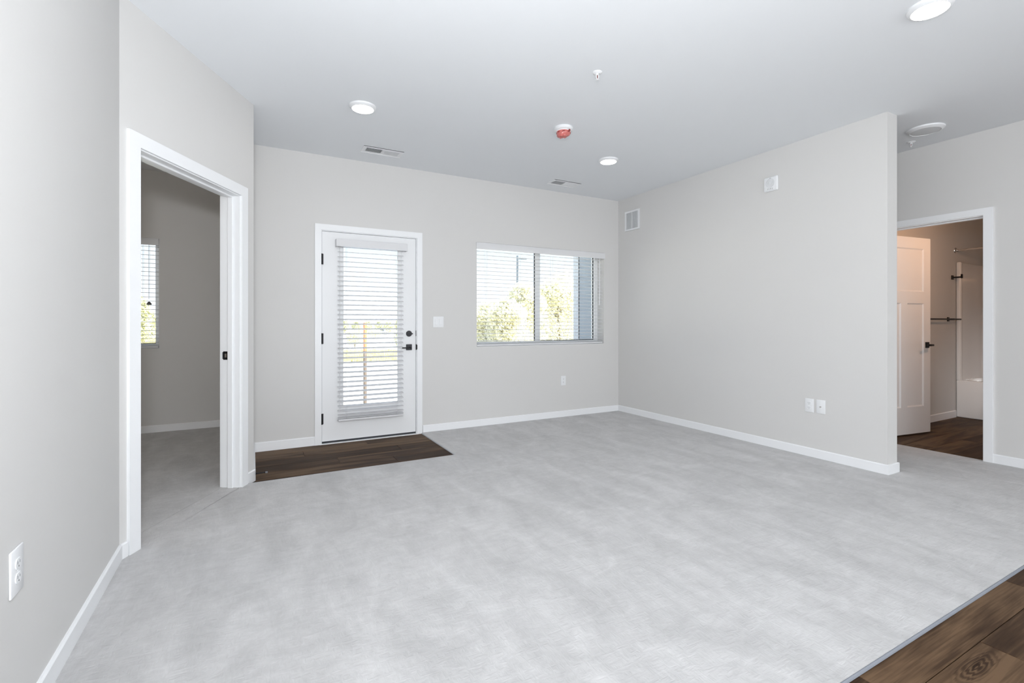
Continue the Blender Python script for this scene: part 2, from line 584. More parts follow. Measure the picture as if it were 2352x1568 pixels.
# entry strip in front of the patio door
def rows(x0, x1, y1, y0, wid, length, offs):
    y = y1
    i = 0
    while y > y0 + 0.001:
        ya = max(y - wid, y0)
        x = x0
        cut = x0 + offs[i % len(offs)]
        while x < x1 - 0.001:
            xe = min(cut, x1)
            if xe - x > 0.01:
                plank(x, xe, ya, y)
            x = xe
            cut += length
        y = ya
        i += 1
rows(0.02, 1.552, 4.863, 3.90, 0.18, 1.22, [0.95, 0.38, 1.18, 0.62, 1.05, 0.3])
# bathroom
rows(XB + 0.025, 7.60, 2.6, 1.04, 0.18, 1.22, [0.5, 1.0, 0.2, 0.8, 1.1])
# kitchen side, first rows fitted to the photograph
for (a, b_, y0, y1, m) in ((0.52, 1.74, 0.724, YW, 'wood'), (1.74, 2.96, 0.724, YW, 'wood'), (2.96, 4.18, 0.724, YW, 'wood'), (4.18, XB, 0.724, YW, 'wood'),
                           (1.093, 2.313, 0.544, 0.724, 'wood_knot'), (2.313, 3.533, 0.544, 0.724, 'wood'), (3.533, 4.753, 0.544, 0.724, 'wood'), (4.753, XB, 0.544, 0.724, 'wood'),
                           (XL, 0.52, 0.724, YW, 'wood'), (XL, 1.093, 0.544, 0.724, 'wood')):
    plank(a, b_, y0, y1, m)
rows(XL, XB, 0.544, -0.536, 0.18, 1.22, [0.5, 1.0, 0.2, 0.8, 1.1])
kf = MB()
y = -0.536
while y > YK:
    x = XL
    k = 0.3 + (abs(y) * 7.3) % 1.0
    while x < XB:
        xe = min(x + k, XB)
        kf.box(x + 0.0012, xe - 0.0012, y - 0.1788, y - 0.0012, -0.0075, 0.0)
        x = xe
        k = 1.22
    y -= 0.18
kf = kf.build('kitchen_planks', 'wood', floor)
kf['kind'] = 'stuff'

# carpet: one fitted sheet (living room, hallway, bedroom)
cp = MB()
ZC = 0.010
def slab(poly, z0=-0.008, z1=ZC):
    cp.prism(poly, z0, z1)
slab([(XL, YW), (XR + 0.0, YW), (XR, 3.905), (AB[0] - 0.05, 3.905), (AA[0], AA[1])])
slab([(1.556, 3.905), (XR, 3.905), (XR, YB), (1.556, YB)])
slab([(XR, YW), (XB, YW), (XB, 5.0), (4.355, 5.0), (4.355, YE), (XR, YE)])
slab([(XB, 1.63), (XB + 0.022, 1.63), (XB + 0.022, 2.415), (XB, 2.415)])
_d = ((AB[0] - AA[0]) / hypot(AB[0] - AA[0], AB[1] - AA[1]), (AB[1] - AA[1]) / hypot(AB[0] - AA[0], AB[1] - AA[1]))
def _q(s_, t_): return (AA[0] + _d[0] * s_ - _d[1] * t_, AA[1] + _d[1] * s_ + _d[0] * t_)
slab([_q(S0, 0), _q(S1, 0), _q(S1, 0.125), _q(S0, 0.125)])
slab([(-4.0, 2.985), (_q(0, 0.127)[0], 2.999), _q(1.12, 0.127), (-0.112, 4.12), (-0.112, YBED), (-4.0, YBED)])
carpet = cp.build('carpet', 'carpet')
tag(carpet, 'light grey fitted carpet with brushed patches covering the living room floor', 'carpet', kind='stuff')
MB().tube([(XL, YW - 0.003, 0.002), (XB, YW - 0.003, 0.002)], 0.0065, 8).build('carpet_edge', 'carpet_edge', carpet, smooth=True)
MB().tube([(1.553, 3.90, 0.003), (1.553, YB - 0.03, 0.003)], 0.007, 8).build('carpet_edge', 'carpet_edge_light', carpet, smooth=True)
MB().tube([(0.03, 3.9015, 0.003), (1.553, 3.9015, 0.003)], 0.006, 8).build('carpet_edge', 'carpet_edge_light', carpet, smooth=True)

# ------------------------------------------------------------------ baseboards
def bb_piece(b, A, B, h=0.083, t=0.012, e0=0.0, e1=0.0):
    (lx, ly, _), a, Ln = frame2(A, B)
    mt = Matrix.Translation((lx, ly, 0)) @ Matrix.Rotation(a, 4, 'Z')
    bb = bmesh.new()
    prof = [(0, -0.002), (-t, -0.002), (-t, h - 0.006), (-t + 0.005, h), (0, h)]
    v0 = [bb.verts.new((-e0, y_, z_)) for y_, z_ in prof]
    v1 = [bb.verts.new((Ln + e1, y_, z_)) for y_, z_ in prof]
    n_ = len(prof)
    bb.faces.new(v0[::-1]); bb.faces.new(v1)
    for i in range(n_):
        bb.faces.new((v0[i], v0[(i + 1) % n_], v1[(i + 1) % n_], v1[i]))
    b._add(bb, mt)
def baseboard(name, label, segs):
    b = MB()
    for s in segs:
        bb_piece(b, s[0], s[1], e0=s[2] if len(s) > 2 else 0, e1=s[3] if len(s) > 3 else 0)
    return tag(b.build(name, 'trim'), label, 'baseboard', kind='structure')
baseboard('baseboard_back', 'white baseboard along the back wall either side of the patio door', [((0.022, YB), (0.519, YB)), ((1.57, YB), (XR, YB))])
baseboard('baseboard_right', 'white baseboard along the right wall and round its end', [((XR, YB), (XR, YE), 0, 0.012), ((XR, YE), (XR + 0.145, YE), 0, 0), ((XR + 0.145, YE), (XR + 0.145, 5.0), 0.012, 0)])
baseboard('baseboard_left', 'white baseboard along the near left wall', [((XL, YK), AA)])
dA = ((AB[0] - AA[0]) / ANG_L, (AB[1] - AA[1]) / ANG_L)
P = lambda s: (AA[0] + dA[0] * s, AA[1] + dA[1] * s)
baseboard('baseboard_angled', 'short white baseboard pieces beside the angled bedroom doorway', [(P(0), P(S0 - 0.082)), (P(S1 + 0.082), AB, 0, 0.004)])
baseboard('baseboard_entry', 'white baseboard of the return wall with the black door stop', [(AB, (0.01, YB))])
baseboard('baseboard_hall', 'white baseboard right of the bathroom doorway', [((XB, 5.0), (XB, 2.49)), ((XB, 1.586), (XB, YK))])
baseboard('baseboard_bedroom', 'white baseboard on the far bedroom wall', [((-4.0, YBED), (-0.11, YBED))])
baseboard('baseboard_bathroom', 'white baseboard under the towel bar in the bathroom', [((XB + 0.12, 2.6), (7.59, 2.6))])
baseboard('baseboard_kitchen', 'white baseboard behind the camera', [((XB, YK), (XL, YK))])

# ------------------------------------------------------------------ door casings and jambs (trim)
def doorway(name, label, A, B, s0, s1, ztop, cw, thick, stop_at=None, both=True, z0=0.0):
    loc, a, Ln = frame2(A, B)
    t = empty(name, loc, a)
    tag(t, label, 'door trim', kind='structure')
    ct = 0.016
    r = 0.006   # reveal
    for side, ys in (('room', (-ct, 0.0)), ('back', (thick, thick + ct))):
        if side == 'back' and not both:
            continue
        zi, zo, a0, a1 = ztop + r, ztop + r + cw, s0 - r, s1 + r
        for poly in ([(a0 - cw, z0), (a0, z0), (a0, zi), (a0 - cw, zo)], [(a1, z0), (a1 + cw, z0), (a1 + cw, zo), (a1, zi)],
                     [(a0, zi), (a1, zi), (a1 + cw, zo), (a0 - cw, zo)]):
            b_ = MB()
            b_.prism([(x, z) for x, z in poly], -ys[1], -ys[0], Matrix.Rotation(pi / 2, 4, 'X'))
            b_.build('casing', 'trim', t)
    j = MB()
    j.box(s0 - 0.018, s0, -0.001, thick + 0.001, z0, ztop + 0.018)
    j.box(s1, s1 + 0.018, -0.001, thick + 0.001, z0, ztop + 0.018)
    j.box(s0, s1, -0.001, thick + 0.001, ztop, ztop + 0.018)
    j.build('jamb', 'trim', t)
    if stop_at is not None:
        y0, y1 = stop_at
        j = MB()
        j.box(s0, s0 + 0.011, y0, y1, z0, ztop, bev=0.002)
        j.box(s1 - 0.011, s1, y0, y1, z0, ztop, bev=0.002)
        j.box(s0 + 0.011, s1 - 0.011, y0, y1, ztop - 0.011, ztop, bev=0.002)
        j.build('door_stop_strip', 'trim', t)
    return t
t1 = doorway('trim_1', 'white casing and jamb of the open bedroom doorway on the angled wall', AA, AB, S0, S1, 2.03, 0.070, 0.125, (0.045, 0.080))
# strike plate on the jamb
b = MB().grid_wall(-0.014, 0.016, -0.029, 0.029, -0.0015, 0.0, [(-0.005, 0.010, -0.013, 0.013)])
b.tube([(-0.014, -0.001, -0.024), (-0.014, -0.001, 0.024)], 0.0045, 8)
s = b.build('strike_plate', 'black', t1)
s.rotation_euler = (0, 0, -pi / 2)
s.location = (S1 - 0.0005, 0.100, 0.925)
s['label'] = 'black strike plate'
h = MB().box(-0.006, 0.011, -0.0002, 0.0015, -0.014, 0.014).build('latch_hole', 'chrome', s)
t2 = doorway('trim_2', 'white casing of the patio door on the back wall', (0, YB), (4.3, YB), 0.581, 1.499, 2.027, 0.056, 0.2, (0.055, 0.09), both=False, z0=0.0)
t3 = doorway('trim_3', 'white casing and jamb of the bathroom doorway', (XB, 5.1), (XB, YK), 5.1 - 2.405, 5.1 - 1.648, 2.038, 0.057, 0.12, (0.045, 0.080))

# ------------------------------------------------------------------ outlets, plates, switches
def plate(name, label, cat, loc, rotz, w, hgt, kind):
    t = empty(name, loc, rotz)
    tag(t, label, cat)
    b = MB().box(-w / 2, w / 2, -0.006, 0.0, -hgt / 2, hgt / 2, bev=0.0028, seg=2)
    b.build('cover_plate', 'plastic', t, smooth=True)
    if kind == 'duplex':
        for z in (-0.0195, 0.0195):
            pr = []
            for k in range(24):
                a = 2 * pi * k / 24
                x, zz = 0.0175 * cos(a), 0.0175 * sin(a)
                pr.append((x, max(-0.0138, min(0.0138, zz))))
            mt = Matrix.Translation((0, -0.006, z)) @ Matrix.Rotation(pi / 2, 4, 'X')
            rc = MB().prism(pr, -0.001, 0.0022, mt).build('receptacle', 'plastic', t)
            sl = MB().box(-0.0075, -0.0055, -0.0085, -0.008, z - 0.001, z + 0.007).box(0.0055, 0.0075, -0.0085, -0.008, z + 0.0, z + 0.007)
            sl.lathe([(0.0024, 0), (0.0024, 0.0003)], 10, Matrix.Translation((0, -0.0082, z - 0.0075)) @ Matrix.Rotation(pi / 2, 4, 'X'))
            sl.build('socket_slots', 'slot', rc)
        MB().lathe([(0.0028, 0), (0.0022, 0.001)], 12, Matrix.Translation((0, -0.006, 0)) @ Matrix.Rotation(pi / 2, 4, 'X')).build('screw', 'plastic', t)
    if kind == 'coax':
        MB().lathe([(0.0062, 0), (0.0062, 0.002), (0.0048, 0.002), (0.0048, 0.009), (0.0035, 0.009)], 12, Matrix.Translation((0, -0.006, 0)) @ Matrix.Rotation(pi / 2, 4, 'X')).build('coax_socket', 'chrome', t)
        for z in (-0.042, 0.042):
            MB().lathe([(0.0028, 0), (0.0022, 0.001)], 12, Matrix.Translation((0, -0.006, z)) @ Matrix.Rotation(pi / 2, 4, 'X')).build('screw', 'plastic', t)
    if kind == 'switch2':
        for x in (-0.023, 0.023):
            MB().box(x - 0.0165, x + 0.0165, -0.0075, -0.004, -0.0335, 0.0335, bev=0.001).build('switch_frame', 'plastic', t)
            MB().box(x - 0.0150, x + 0.0150, -0.0100, -0.006, -0.031, 0.031, bev=0.002, mtx=Matrix.Translation((0, 0, 0))).build('rocker', 'plastic', t)
    return t
R90 = pi / 2
plate('wall_outlet', 'white duplex outlet low on the near left wall', 'outlet', (XL, 1.778, 0.482), R90, 0.080, 0.124, 'duplex')
plate('wall_outlet', 'small white duplex outlet low on the back wall under the window', 'outlet', (3.342, YB, 0.450), 0, 0.071, 0.115, 'duplex')
plate('wall_outlet', 'white duplex outlet on the right wall, left one of the pair', 'outlet', (XR, 2.415, 0.446), -R90, 0.072, 0.116, 'duplex')
plate('cable_outlet', 'white cable plate with one round centre socket on the right wall', 'cable outlet', (XR, 2.320, 0.446), -R90, 0.072, 0.116, 'coax')
plate('light_switch', 'square white double rocker switch between patio door and window', 'light switch', (1.740, YB, 1.163), 0, 0.118, 0.116, 'switch2')

# ------------------------------------------------------------------ patio door (door_1)
d1 = empty('door_1', (0, YB, 0))
tag(d1, 'white patio door with full-length glass, black hinges and lever', 'door', kind='structure')
LX0, LX1, LZ0, LZ1 = 0.584, 1.496, 0.024, 2.024
GX0, GX1, GZ0, GZ1 = 0.772, 1.313, 0.335, 1.905
MB().grid_wall(LX0, LX1, LZ0, LZ1, 0.008, 0.052, [(GX0, GX1, GZ0, GZ1)]).build('leaf', 'door_paint', d1)
fm = MB()
for (a, b_, c_, d_) in ((GX0 - 0.03, GX0 + 0.006, GZ0 - 0.03, GZ1 + 0.03), (GX1 - 0.006, GX1 + 0.03, GZ0 - 0.03, GZ1 + 0.03)):
    fm.box(a, b_, 0.000, 0.010, c_, d_, bev=0.004)
for (c_, d_) in ((GZ0 - 0.03, GZ0 + 0.006), (GZ1 - 0.006, GZ1 + 0.03)):
    fm.box(GX0, GX1, 0.000, 0.010, c_, d_, bev=0.004)
fm.build('glass_frame', 'door_paint', d1)
MB().box(GX0, GX1, 0.026, 0.032, GZ0, GZ1).build('pane', 'glass', d1)
MB().box(LX0, LX1, 0.010, 0.05, 0.005, 0.0245).build('door_sweep', 'gasket', d1)
MB().box(0.56, 1.52, -0.022, 0.20, -0.002, 0.006, bev=0.002).build('threshold', 'trim', d1)
MB().box(LX1 + 0.0003, LX1 + 0.0027, 0.012, 0.05, LZ0, LZ1).build('weatherstrip', 'slot', d1)
MB().box(LX0 - 0.0027, LX0 - 0.0003, 0.012, 0.05, LZ0, LZ1).build('weatherstrip', 'slot', d1)
for z in (0.240, 1.003, 1.758):
    hb = MB()
    hb.tube([(LX0 - 0.001, -0.003, z - 0.051), (LX0 - 0.001, -0.003, z + 0.051)], 0.0075, 12)
    hb.box(LX0 - 0.001, LX0 + 0.012, 0.004, 0.0085, z - 0.05, z + 0.05)
    hb = hb.build('hinge', 'black', d1, smooth=True)
RX = Matrix.Rotation(pi / 2, 4, 'X')
db = MB().lathe([(0.030, 0), (0.031, 0.004), (0.029, 0.014), (0.024, 0.018), (0.0, 0.0185)], 32, Matrix.Translation((1.424, 0.008, 1.042)) @ RX, cap1=False).build('deadbolt', 'darkgrey', d1, smooth=True)
MB().box(1.424 - 0.011, 1.424 + 0.035, -0.026, -0.010, 1.042 - 0.006, 1.042 + 0.004, bev=0.003, seg=2).build('thumb_turn', 'darkgrey', db, smooth=True)
lv = MB().box(1.424 - 0.030, 1.424 + 0.030, -0.004, 0.008, 0.902 - 0.030, 0.902 + 0.030, bev=0.0025).build('lever_rosette', 'darkgrey', d1)
lb = MB().tube([(1.424, 0.0, 0.899), (1.424, -0.052, 0.899)], 0.011, 12)
lb.box(1.424 - 0.088, 1.424 + 0.010, -0.060, -0.048, 0.899 - 0.006, 0.899 + 0.006, bev=0.003, seg=2)
lb.build('lever_handle', 'black', lv, smooth=True)
MB().box(1.4985, 1.502, -0.008, 0.02, 0.872, 0.932, bev=0.001).box(1.496, 1.508, -0.0195, -0.006, 0.877, 0.927, bev=0.004).build('strike_lip', 'black', d1)
MB().box(1.496, 1.4995, -0.002, 0.02, 1.015, 1.075, bev=0.001).build('deadbolt_strike', 'black', d1)

# ------------------------------------------------------------------ blinds
def slat_mesh(length, width, th=0.0028, crown=0.0025):
    b = bmesh.new()
    n = 4
    top, bot = [], []
    for k in range(n + 1):
        u = k / n - 0.5
        z = crown * (1 - (2 * u) ** 2)
        top.append((u * width, z + th / 2)); bot.append((u * width, z - th / 2))
    ring = top + bot[::-1]
    v0 = [b.verts.new((0, y_, z_)) for y_, z_ in ring]
    v1 = [b.verts.new((length, y_, z_)) for y_, z_ in ring]
    m_ = len(ring)
    b.faces.new(v0[::-1]); b.faces.new(v1)
    for i in range(m_):
        b.faces.new((v0[i], v0[(i + 1) % m_], v1[(i + 1) % m_], v1[i]))
    bmesh.ops.recalc_face_normals(b, faces=b.faces[:])
    me = bpy.data.meshes.new('slat')
    b.to_mesh(me); b.free()
    me.materials.append(M['slat'])
    return me

def blind(name, label, x0, x1, z0, z1, yc, pitch, width, tilt, val, rail_h, ladders, origin):
    t = empty(name, origin)
    tag(t, label, 'blind')
    vx0, vx1, vz0, vz1, vy0, vy1 = val
    v = MB()
    v.box(vx0, vx1, vy0, vy0 + 0.010, vz0, vz1, bev=0.003, seg=2)
    v.box(vx0, vx0 + 0.010, vy0 + 0.009, vy1, vz0, vz1, bev=0.001)
    v.box(vx1 - 0.010, vx1, vy0 + 0.009, vy1, vz0, vz1, bev=0.001)
    v.build('valance', 'slat', t)
    MB().box(x0 + 0.002, x1 - 0.002, yc - 0.024, yc + 0.024, z1 - 0.04 if z1 - 0.04 > vz0 else vz0 + 0.012, z1).build('head_rail', 'slat', t)
    me = slat_mesh(x1 - x0, width)
    zb = z0 + rail_h
    k = 0
    z = zb + 0.010
    while z < vz0 + 0.01:
        o = bpy.data.objects.new('slat', me)
        COL.objects.link(o)
        o.parent = t
        dt = 1.0 if k > 2 else 0.3
        o.location = (x0, yc, z)
        o.rotation_euler = (tilt * dt, 0, 0)
        z += pitch if k > 2 else pitch * (0.62 if k == 0 else 0.9)
        k += 1
    MB().box(x0, x1, yc - width / 2, yc + width / 2, z0, zb, bev=0.004, seg=2).build('bottom_rail', 'slat', t)
    for lx in ladders:
        for yy in (yc - width / 2 - 0.0006, yc + width / 2 + 0.0006):
            MB().box(lx - 0.0009, lx + 0.0009, yy - 0.0005, yy + 0.0005, zb, vz0 + 0.01).build('ladder_cord', 'cord', t)
    return t

# patio door blind (hangs on the leaf, local origin on the back wall plane)
db_ = blind('door_blind', 'white slatted blind hung over the glass of the patio door', 0.722, 1.352, 0.212, 1.95, -0.033, 0.0462, 0.050, radians(13),
            (0.702, 1.388, 1.880, 1.952, -0.074, 0.006), 0.020, (0.80, 1.29), (0, YB, 0))
wb = MB()
b_w = blind('window_blind', 'wide white slatted blind in the living room window', 2.195, 3.962, 0.893, 2.04, 0.040, 0.0440, 0.050, radians(3),
            (2.180, 3.983, 1.973, 2.047, -0.012, 0.006), 0.022, (2.32, 2.75, 3.20, 3.58, 3.88), (0, YB, 0))
MB().tube([(3.905, 0.004, 1.975), (3.905, 0.004, 1.93), (3.903, 0.003, 1.40)], 0.0045, 8).tube([(3.903, 0.003, 1.42), (3.903, 0.003, 1.385)], 0.0065, 8).build('tilt_wand', 'plastic', b_w, smooth=True)
b_b = blind('window_blind', 'white slatted blind with hanging grey tassel in the bedroom window', -2.24, -0.868, 0.89, 2.03, 0.045, 0.0440, 0.050, radians(2),
            (-2.255, -0.862, 1.964, 2.036, -0.010, 0.006), 0.022, (-2.1, -1.55, -1.0), (0, YBED, 0))
tx = -0.945
pc = MB()
for dx in (-0.004, 0.004):
    pc.tube([(tx + dx, 0.010, 1.97), (tx + dx * 0.6, 0.008, 1.40)], 0.0012, 6)
pc.build('pull_cord', 'tassel', b_b)
ts = MB().lathe([(0.004, 0.03), (0.008, 0.028), (0.020, 0.012), (0.024, 0.0), (0.018, -0.004), (0.010, 0.004)], 16, Matrix.Translation((tx, 0.008, 1.345)))
ts.build('tassel', 'tassel', b_b, smooth=True)['label'] = 'grey cord tassel'

# ------------------------------------------------------------------ windows
def slider(name, label, x0, x1, z0, z1, y0, parent_loc, mull):
    w = empty(name, parent_loc)
    tag(w, label, 'window', kind='structure')
    fw = 0.045
    f = MB().grid_wall(x0, x1, z0, z1, y0, y0 + 0.07, [(x0 + fw, x1 - fw, z0 + fw, z1 - fw)])
    f.build('window_frame', 'vinyl', w)
    m0, m1 = mull
    # fixed right lite: meeting stile; sliding left sash
    MB().box(m0 + 0.030, m1, y0 + 0.008, y0 + 0.05, z0 + fw, z1 - fw, bev=0.003).build('mullion', 'vinyl', w)
    s_ = MB().grid_wall(x0 + fw, m0 + 0.042, z0 + fw - 0.008, z1 - fw, y0 - 0.004, y0 + 0.022, [(x0 + fw + 0.006, m0, z0 + fw + 0.004, z1 - fw - 0.006)])
    s_ = s_.build('sash', 'vinyl', w)
    MB().box(x0 + fw + 0.006, m0, y0 + 0.008, y0 + 0.013, z0 + fw + 0.004, z1 - fw - 0.006).build('pane', 'glass', s_)
    g = MB().box(m0 - 0.004, m0, y0 + 0.001, y0 + 0.02, z0 + fw + 0.004, z1 - fw - 0.006).build('gasket', 'gasket', s_)
    MB().box(m1, x1 - fw, y0 + 0.034, y0 + 0.039, z0 + fw, z1 - fw).build('pane', 'glass', w)
    g = MB().box(m1, x1 - fw, y0 + 0.028, y0 + 0.046, z0 + fw, z0 + fw + 0.007).box(x1 - fw - 0.006, x1 - fw, y0 + 0.028, y0 + 0.046, z0 + fw, z1 - fw)
    g.build('gasket', 'gasket', w)
    return w
slider('window_1', 'wide two-lite sliding window in the back wall', 2.187, 3.97, 0.888, 2.05, 0.130, (0, YB, 0), (3.016, 3.097))
MB().box(2.187, 3.97, 0.001, 0.130, 0.8865, 0.8905).build('window_sill', 'trim', bpy.data.objects['window_1'])
slider('window_2', 'bedroom window seen through the left doorway', -2.25, -0.86, 0.885, 2.035, 0.130, (0, YBED, 0), (-1.60, -1.52))
MB().box(-2.25, -0.86, 0.001, 0.130, 0.8835, 0.8875).build('window_sill', 'trim', bpy.data.objects['window_2'])

# ------------------------------------------------------------------ door stop on the entry baseboard
t = empty('door_stop', (0.022, 3.955, 0.058), 0)
tag(t, 'thin black spring door stop on the baseboard above the entry planks', 'door stop')
MB().lathe([(0.011, 0), (0.011, 0.003), (0.006, 0.007)], 14, Matrix.Rotation(pi / 2, 4, 'Y')).build('base', 'black', t, smooth=True)
pts = [(0.006 + 0.058 * k / 120, 0.0048 * cos(k * 2 * pi / 8), 0.0048 * sin(k * 2 * pi / 8)) for k in range(121)]
MB().tube(pts, 0.0014, 5).build('spring', 'black', t)
MB().lathe([(0.0065, 0.0), (0.0075, 0.004), (0.0075, 0.013), (0.005, 0.016)], 14, Matrix.Translation((0.063, 0, 0)) @ Matrix.Rotation(pi / 2, 4, 'Y')).build('rubber_tip', 'tassel', t, smooth=True)

# ------------------------------------------------------------------ ceiling fixtures
def down(bm_fn):
    return bm_fn
def ceiling_light(label, x, y, r, lit=True):
    t = empty('ceiling_light', (x, y, H))
    tag(t, label, 'ceiling light')
    ri = r * 0.80
    MB().lathe([(r, 0.0), (r, -0.004), (r * 0.985, -0.010), (ri + 0.004, -0.022), (ri, -0.023), (ri, -0.019)], 48, cap0=False, cap1=False).build('trim_ring', 'plastic', t, smooth=True)
    MB().lathe([(ri, -0.019), (ri * 0.98, -0.0195), (ri * 0.6, -0.0235), (ri * 0.25, -0.025), (0.001, -0.0252)], 48, cap0=False, cap1=True).build('diffuser', 'lamp' if lit else 'lamp_off', t, smooth=True)
    return t
ceiling_light('lit round disc light on the ceiling above the patio door end', 0.716, 3.63, 0.095)
ceiling_light('smallest lit round disc light, nearest the far corner of the ceiling', 3.06, 3.68, 0.095)
ceiling_light('large lit round disc light at the top right edge of the picture', 3.003, 1.128, 0.095)
ceiling_light('unlit round disc light on the ceiling above the hallway', 4.86, 1.856, 0.125, lit=False)

def sprinkler(label, x, y, s=1.0):
    t = empty('fire_sprinkler', (x, y, H))
    t.scale = (s, s, s)
    tag(t, label, 'fire sprinkler')
    MB().lathe([(0.031, 0.0), (0.031, -0.002), (0.024, -0.007), (0.013, -0.010), (0.013, -0.004)], 32, cap0=False).build('escutcheon', 'plastic', t, smooth=True)
    MB().lathe([(0.010, -0.004), (0.010, -0.016), (0.007, -0.018)], 16).build('body', 'plastic', t, smooth=True)
    f = MB()
    for sx in (-1, 1):
        f.tube([(sx * 0.008, 0, -0.014), (sx * 0.0105, 0, -0.022), (sx * 0.0095, 0, -0.032), (sx * 0.003, 0, -0.042)], 0.0022, 8)
    f.tube([(0, 0, -0.040), (0, 0, -0.046)], 0.0035, 8)
    f.build('yoke_arms', 'plastic', t, smooth=True)
    MB().tube([(0, 0, -0.017), (0, 0, -0.040)], 0.0022, 8).build('bulb', 'brass', t, smooth=True)
    MB().lathe([(0.012, -0.046), (0.0135, -0.047), (0.012, -0.048)], 20).build('deflector', 'plastic', t, smooth=True)
    return t
sprinkler('white pendent fire sprinkler in the middle of the ceiling', 1.931, 2.43)
sprinkler('small white fire sprinkler on the hallway ceiling near the wall corner', 5.10, 2.05)

# smoke detector with red cap
t = empty('smoke_detector', (2.235, 3.25, H))
tag(t, 'white smoke detector wearing a red plastic dust cap', 'smoke detector')
MB().lathe([(0.074, 0), (0.076, -0.004), (0.075, -0.020), (0.068, -0.027), (0.060, -0.029)], 40).build('base', 'plastic', t, smooth=True)
MB().lathe([(0.060, -0.027), (0.058, -0.034), (0.054, -0.036)], 40).build('detector_head', 'plastic', t, smooth=True)
cap = MB().lathe([(0.057, -0.034), (0.0575, -0.040), (0.055, -0.055), (0.047, -0.072), (0.036, -0.080), (0.001, -0.082)], 24, cap1=False)
rnd = random.Random(3)
for v in cap.bm.verts:
    if v.co.z < -0.06:
        v.co.x += rnd.uniform(-0.005, 0.005) - 0.010
        v.co.y += rnd.uniform(-0.004, 0.004)
        v.co.z += rnd.uniform(-0.003, 0.007) + 0.15 * max(0, v.co.x)
cap = cap.build('dust_cap', 'red', t, smooth=True)
cap['label'] = 'red plastic dust cap'
vt = MB()
for k in range(8):
    a = 2 * pi * k / 8 + 0.2
    vt.box(-0.010, 0.010, -0.0582, -0.050, -0.048, -0.043, mtx=Matrix.Rotation(a, 4, 'Z'))
vt.build('cap_slots', 'darkred', cap)
MB().box(-0.010, 0.006, -0.066, -0.050, -0.039, -0.028, bev=0.002, mtx=Matrix.Rotation(0.35, 4, 'Z')).build('cap_tab', 'darkred', cap)

def louver_grille(name, label, cat, loc, rot, w, h, sections, tilt_signs, flat=False, blade_pitch=0.012, cat_group=None, face_y=0.006, lip=0.012):
    # built in local XZ, facing -Y
    t = empty(name, loc, rot=rot)
    tag(t, label, cat)
    hs = [s_ for s_ in sections]
    MB().grid_wall(-w / 2, w / 2, -h / 2, h / 2, -face_y, 0.0, hs).build('frame', 'plastic', t)
    e = MB()
    for (a, b_, c_, d_) in ((-w / 2, w / 2, h / 2 - 0.004, h / 2), (-w / 2, w / 2, -h / 2, -h / 2 + 0.004)):
        e.box(a, b_, -face_y - 0.0025, 0, c_, d_, bev=0.001)
    e.build('frame_lip', 'plastic', t)
    for s_ in hs:
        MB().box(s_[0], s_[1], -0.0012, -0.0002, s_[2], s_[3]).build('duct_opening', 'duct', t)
    for s_, sg in zip(hs, tilt_signs):
        n_ = int((s_[1] - s_[0]) / blade_pitch)
        me = None
        for k in range(n_):
            x = s_[0] + (k + 0.5) * (s_[1] - s_[0]) / n_
            if me is None:
                o = MB().box(-0.0008, 0.0008, -0.0055, 0.0055, s_[2], s_[3]).build('louver', 'plastic', t)
                me = o
            else:
                o = me.copy(); COL.objects.link(o); o.parent = t
            o.location = (x, -0.0055, 0)
            o.rotation_euler = (0, 0, sg)
    return t
# ceiling registers: local X along the wall, facing down: rotate -Y to -Z (rot X = +90deg puts -Y to -Z)
RC = (pi / 2, 0, 0)
wv, hv = 0.365, 0.165
secs = [(-0.150, -0.006, -0.052, 0.052), (0.006, 0.150, -0.052, 0.052)]
louver_grille('ceiling_vent', 'white ceiling register above the patio door', 'ceiling vent', (1.063, 4.497, H), RC, wv, hv, secs, (-0.75, 0.75), blade_pitch=0.011)
louver_grille('ceiling_vent', 'white ceiling register near the far corner above the window', 'ceiling vent', (3.125, 4.535, H), RC, wv, hv, secs, (-0.75, 0.75), blade_pitch=0.011)
louver_grille('return_air_grille', 'white two-panel return air grille high on the right wall beside the corner', 'air grille', (XR, 4.603, 2.445), (0, 0, -R90), 0.262, 0.250,
              [(-0.102, -0.005, -0.103, 0.103), (0.005, 0.102, -0.103, 0.103)], (0.12, 0.12), blade_pitch=0.013)

# fire alarm speaker on the right wall
t = empty('fire_alarm', (XR, 2.755, 2.429), -R90)
tag(t, 'square white fire alarm sounder high on the right wall', 'fire alarm')
MB().box(-0.066, 0.066, -0.022, 0.0, -0.067, 0.067, bev=0.010, seg=3).build('housing', 'plastic', t, smooth=True)
MB().box(-0.058, 0.058, -0.0265, -0.020, -0.060, 0.060, bev=0.006, seg=2).build('face', 'plastic', t, smooth=True)
sp_ = MB()
for r_ in (0.040, 0.031, 0.022, 0.013):
    sp_.lathe([(r_, 0), (r_, 0.003), (r_ - 0.003, 0.003), (r_ - 0.003, 0)], 32, Matrix.Translation((0, -0.0263, 0.006)) @ RX, cap0=False, cap1=False)
sp_.build('speaker_rings', 'lamp_off', t, smooth=True)
MB().box(-0.007, 0.007, -0.0275, -0.026, 0.050, 0.053).build('indicator', 'text', t)
tcv = bpy.data.curves.new('lettering', 'FONT')
tcv.body = 'FIRE'
tcv.size = 0.020
tcv.space_character = 1.5
tcv.align_x = 'CENTER'
tcv.extrude = 0.0003
to = bpy.data.objects.new('lettering', tcv)
COL.objects.link(to)
bpy.context.view_layer.update()
me = bpy.data.meshes.new_from_object(to)
bpy.data.objects.remove(to)
me.materials.clear(); me.materials.append(M['text'])
to = bpy.data.objects.new('lettering', me)
COL.objects.link(to)
to.parent = t
to.rotation_euler = (pi / 2, 0, 0)
to.location = (0.0, -0.0268, -0.0535)

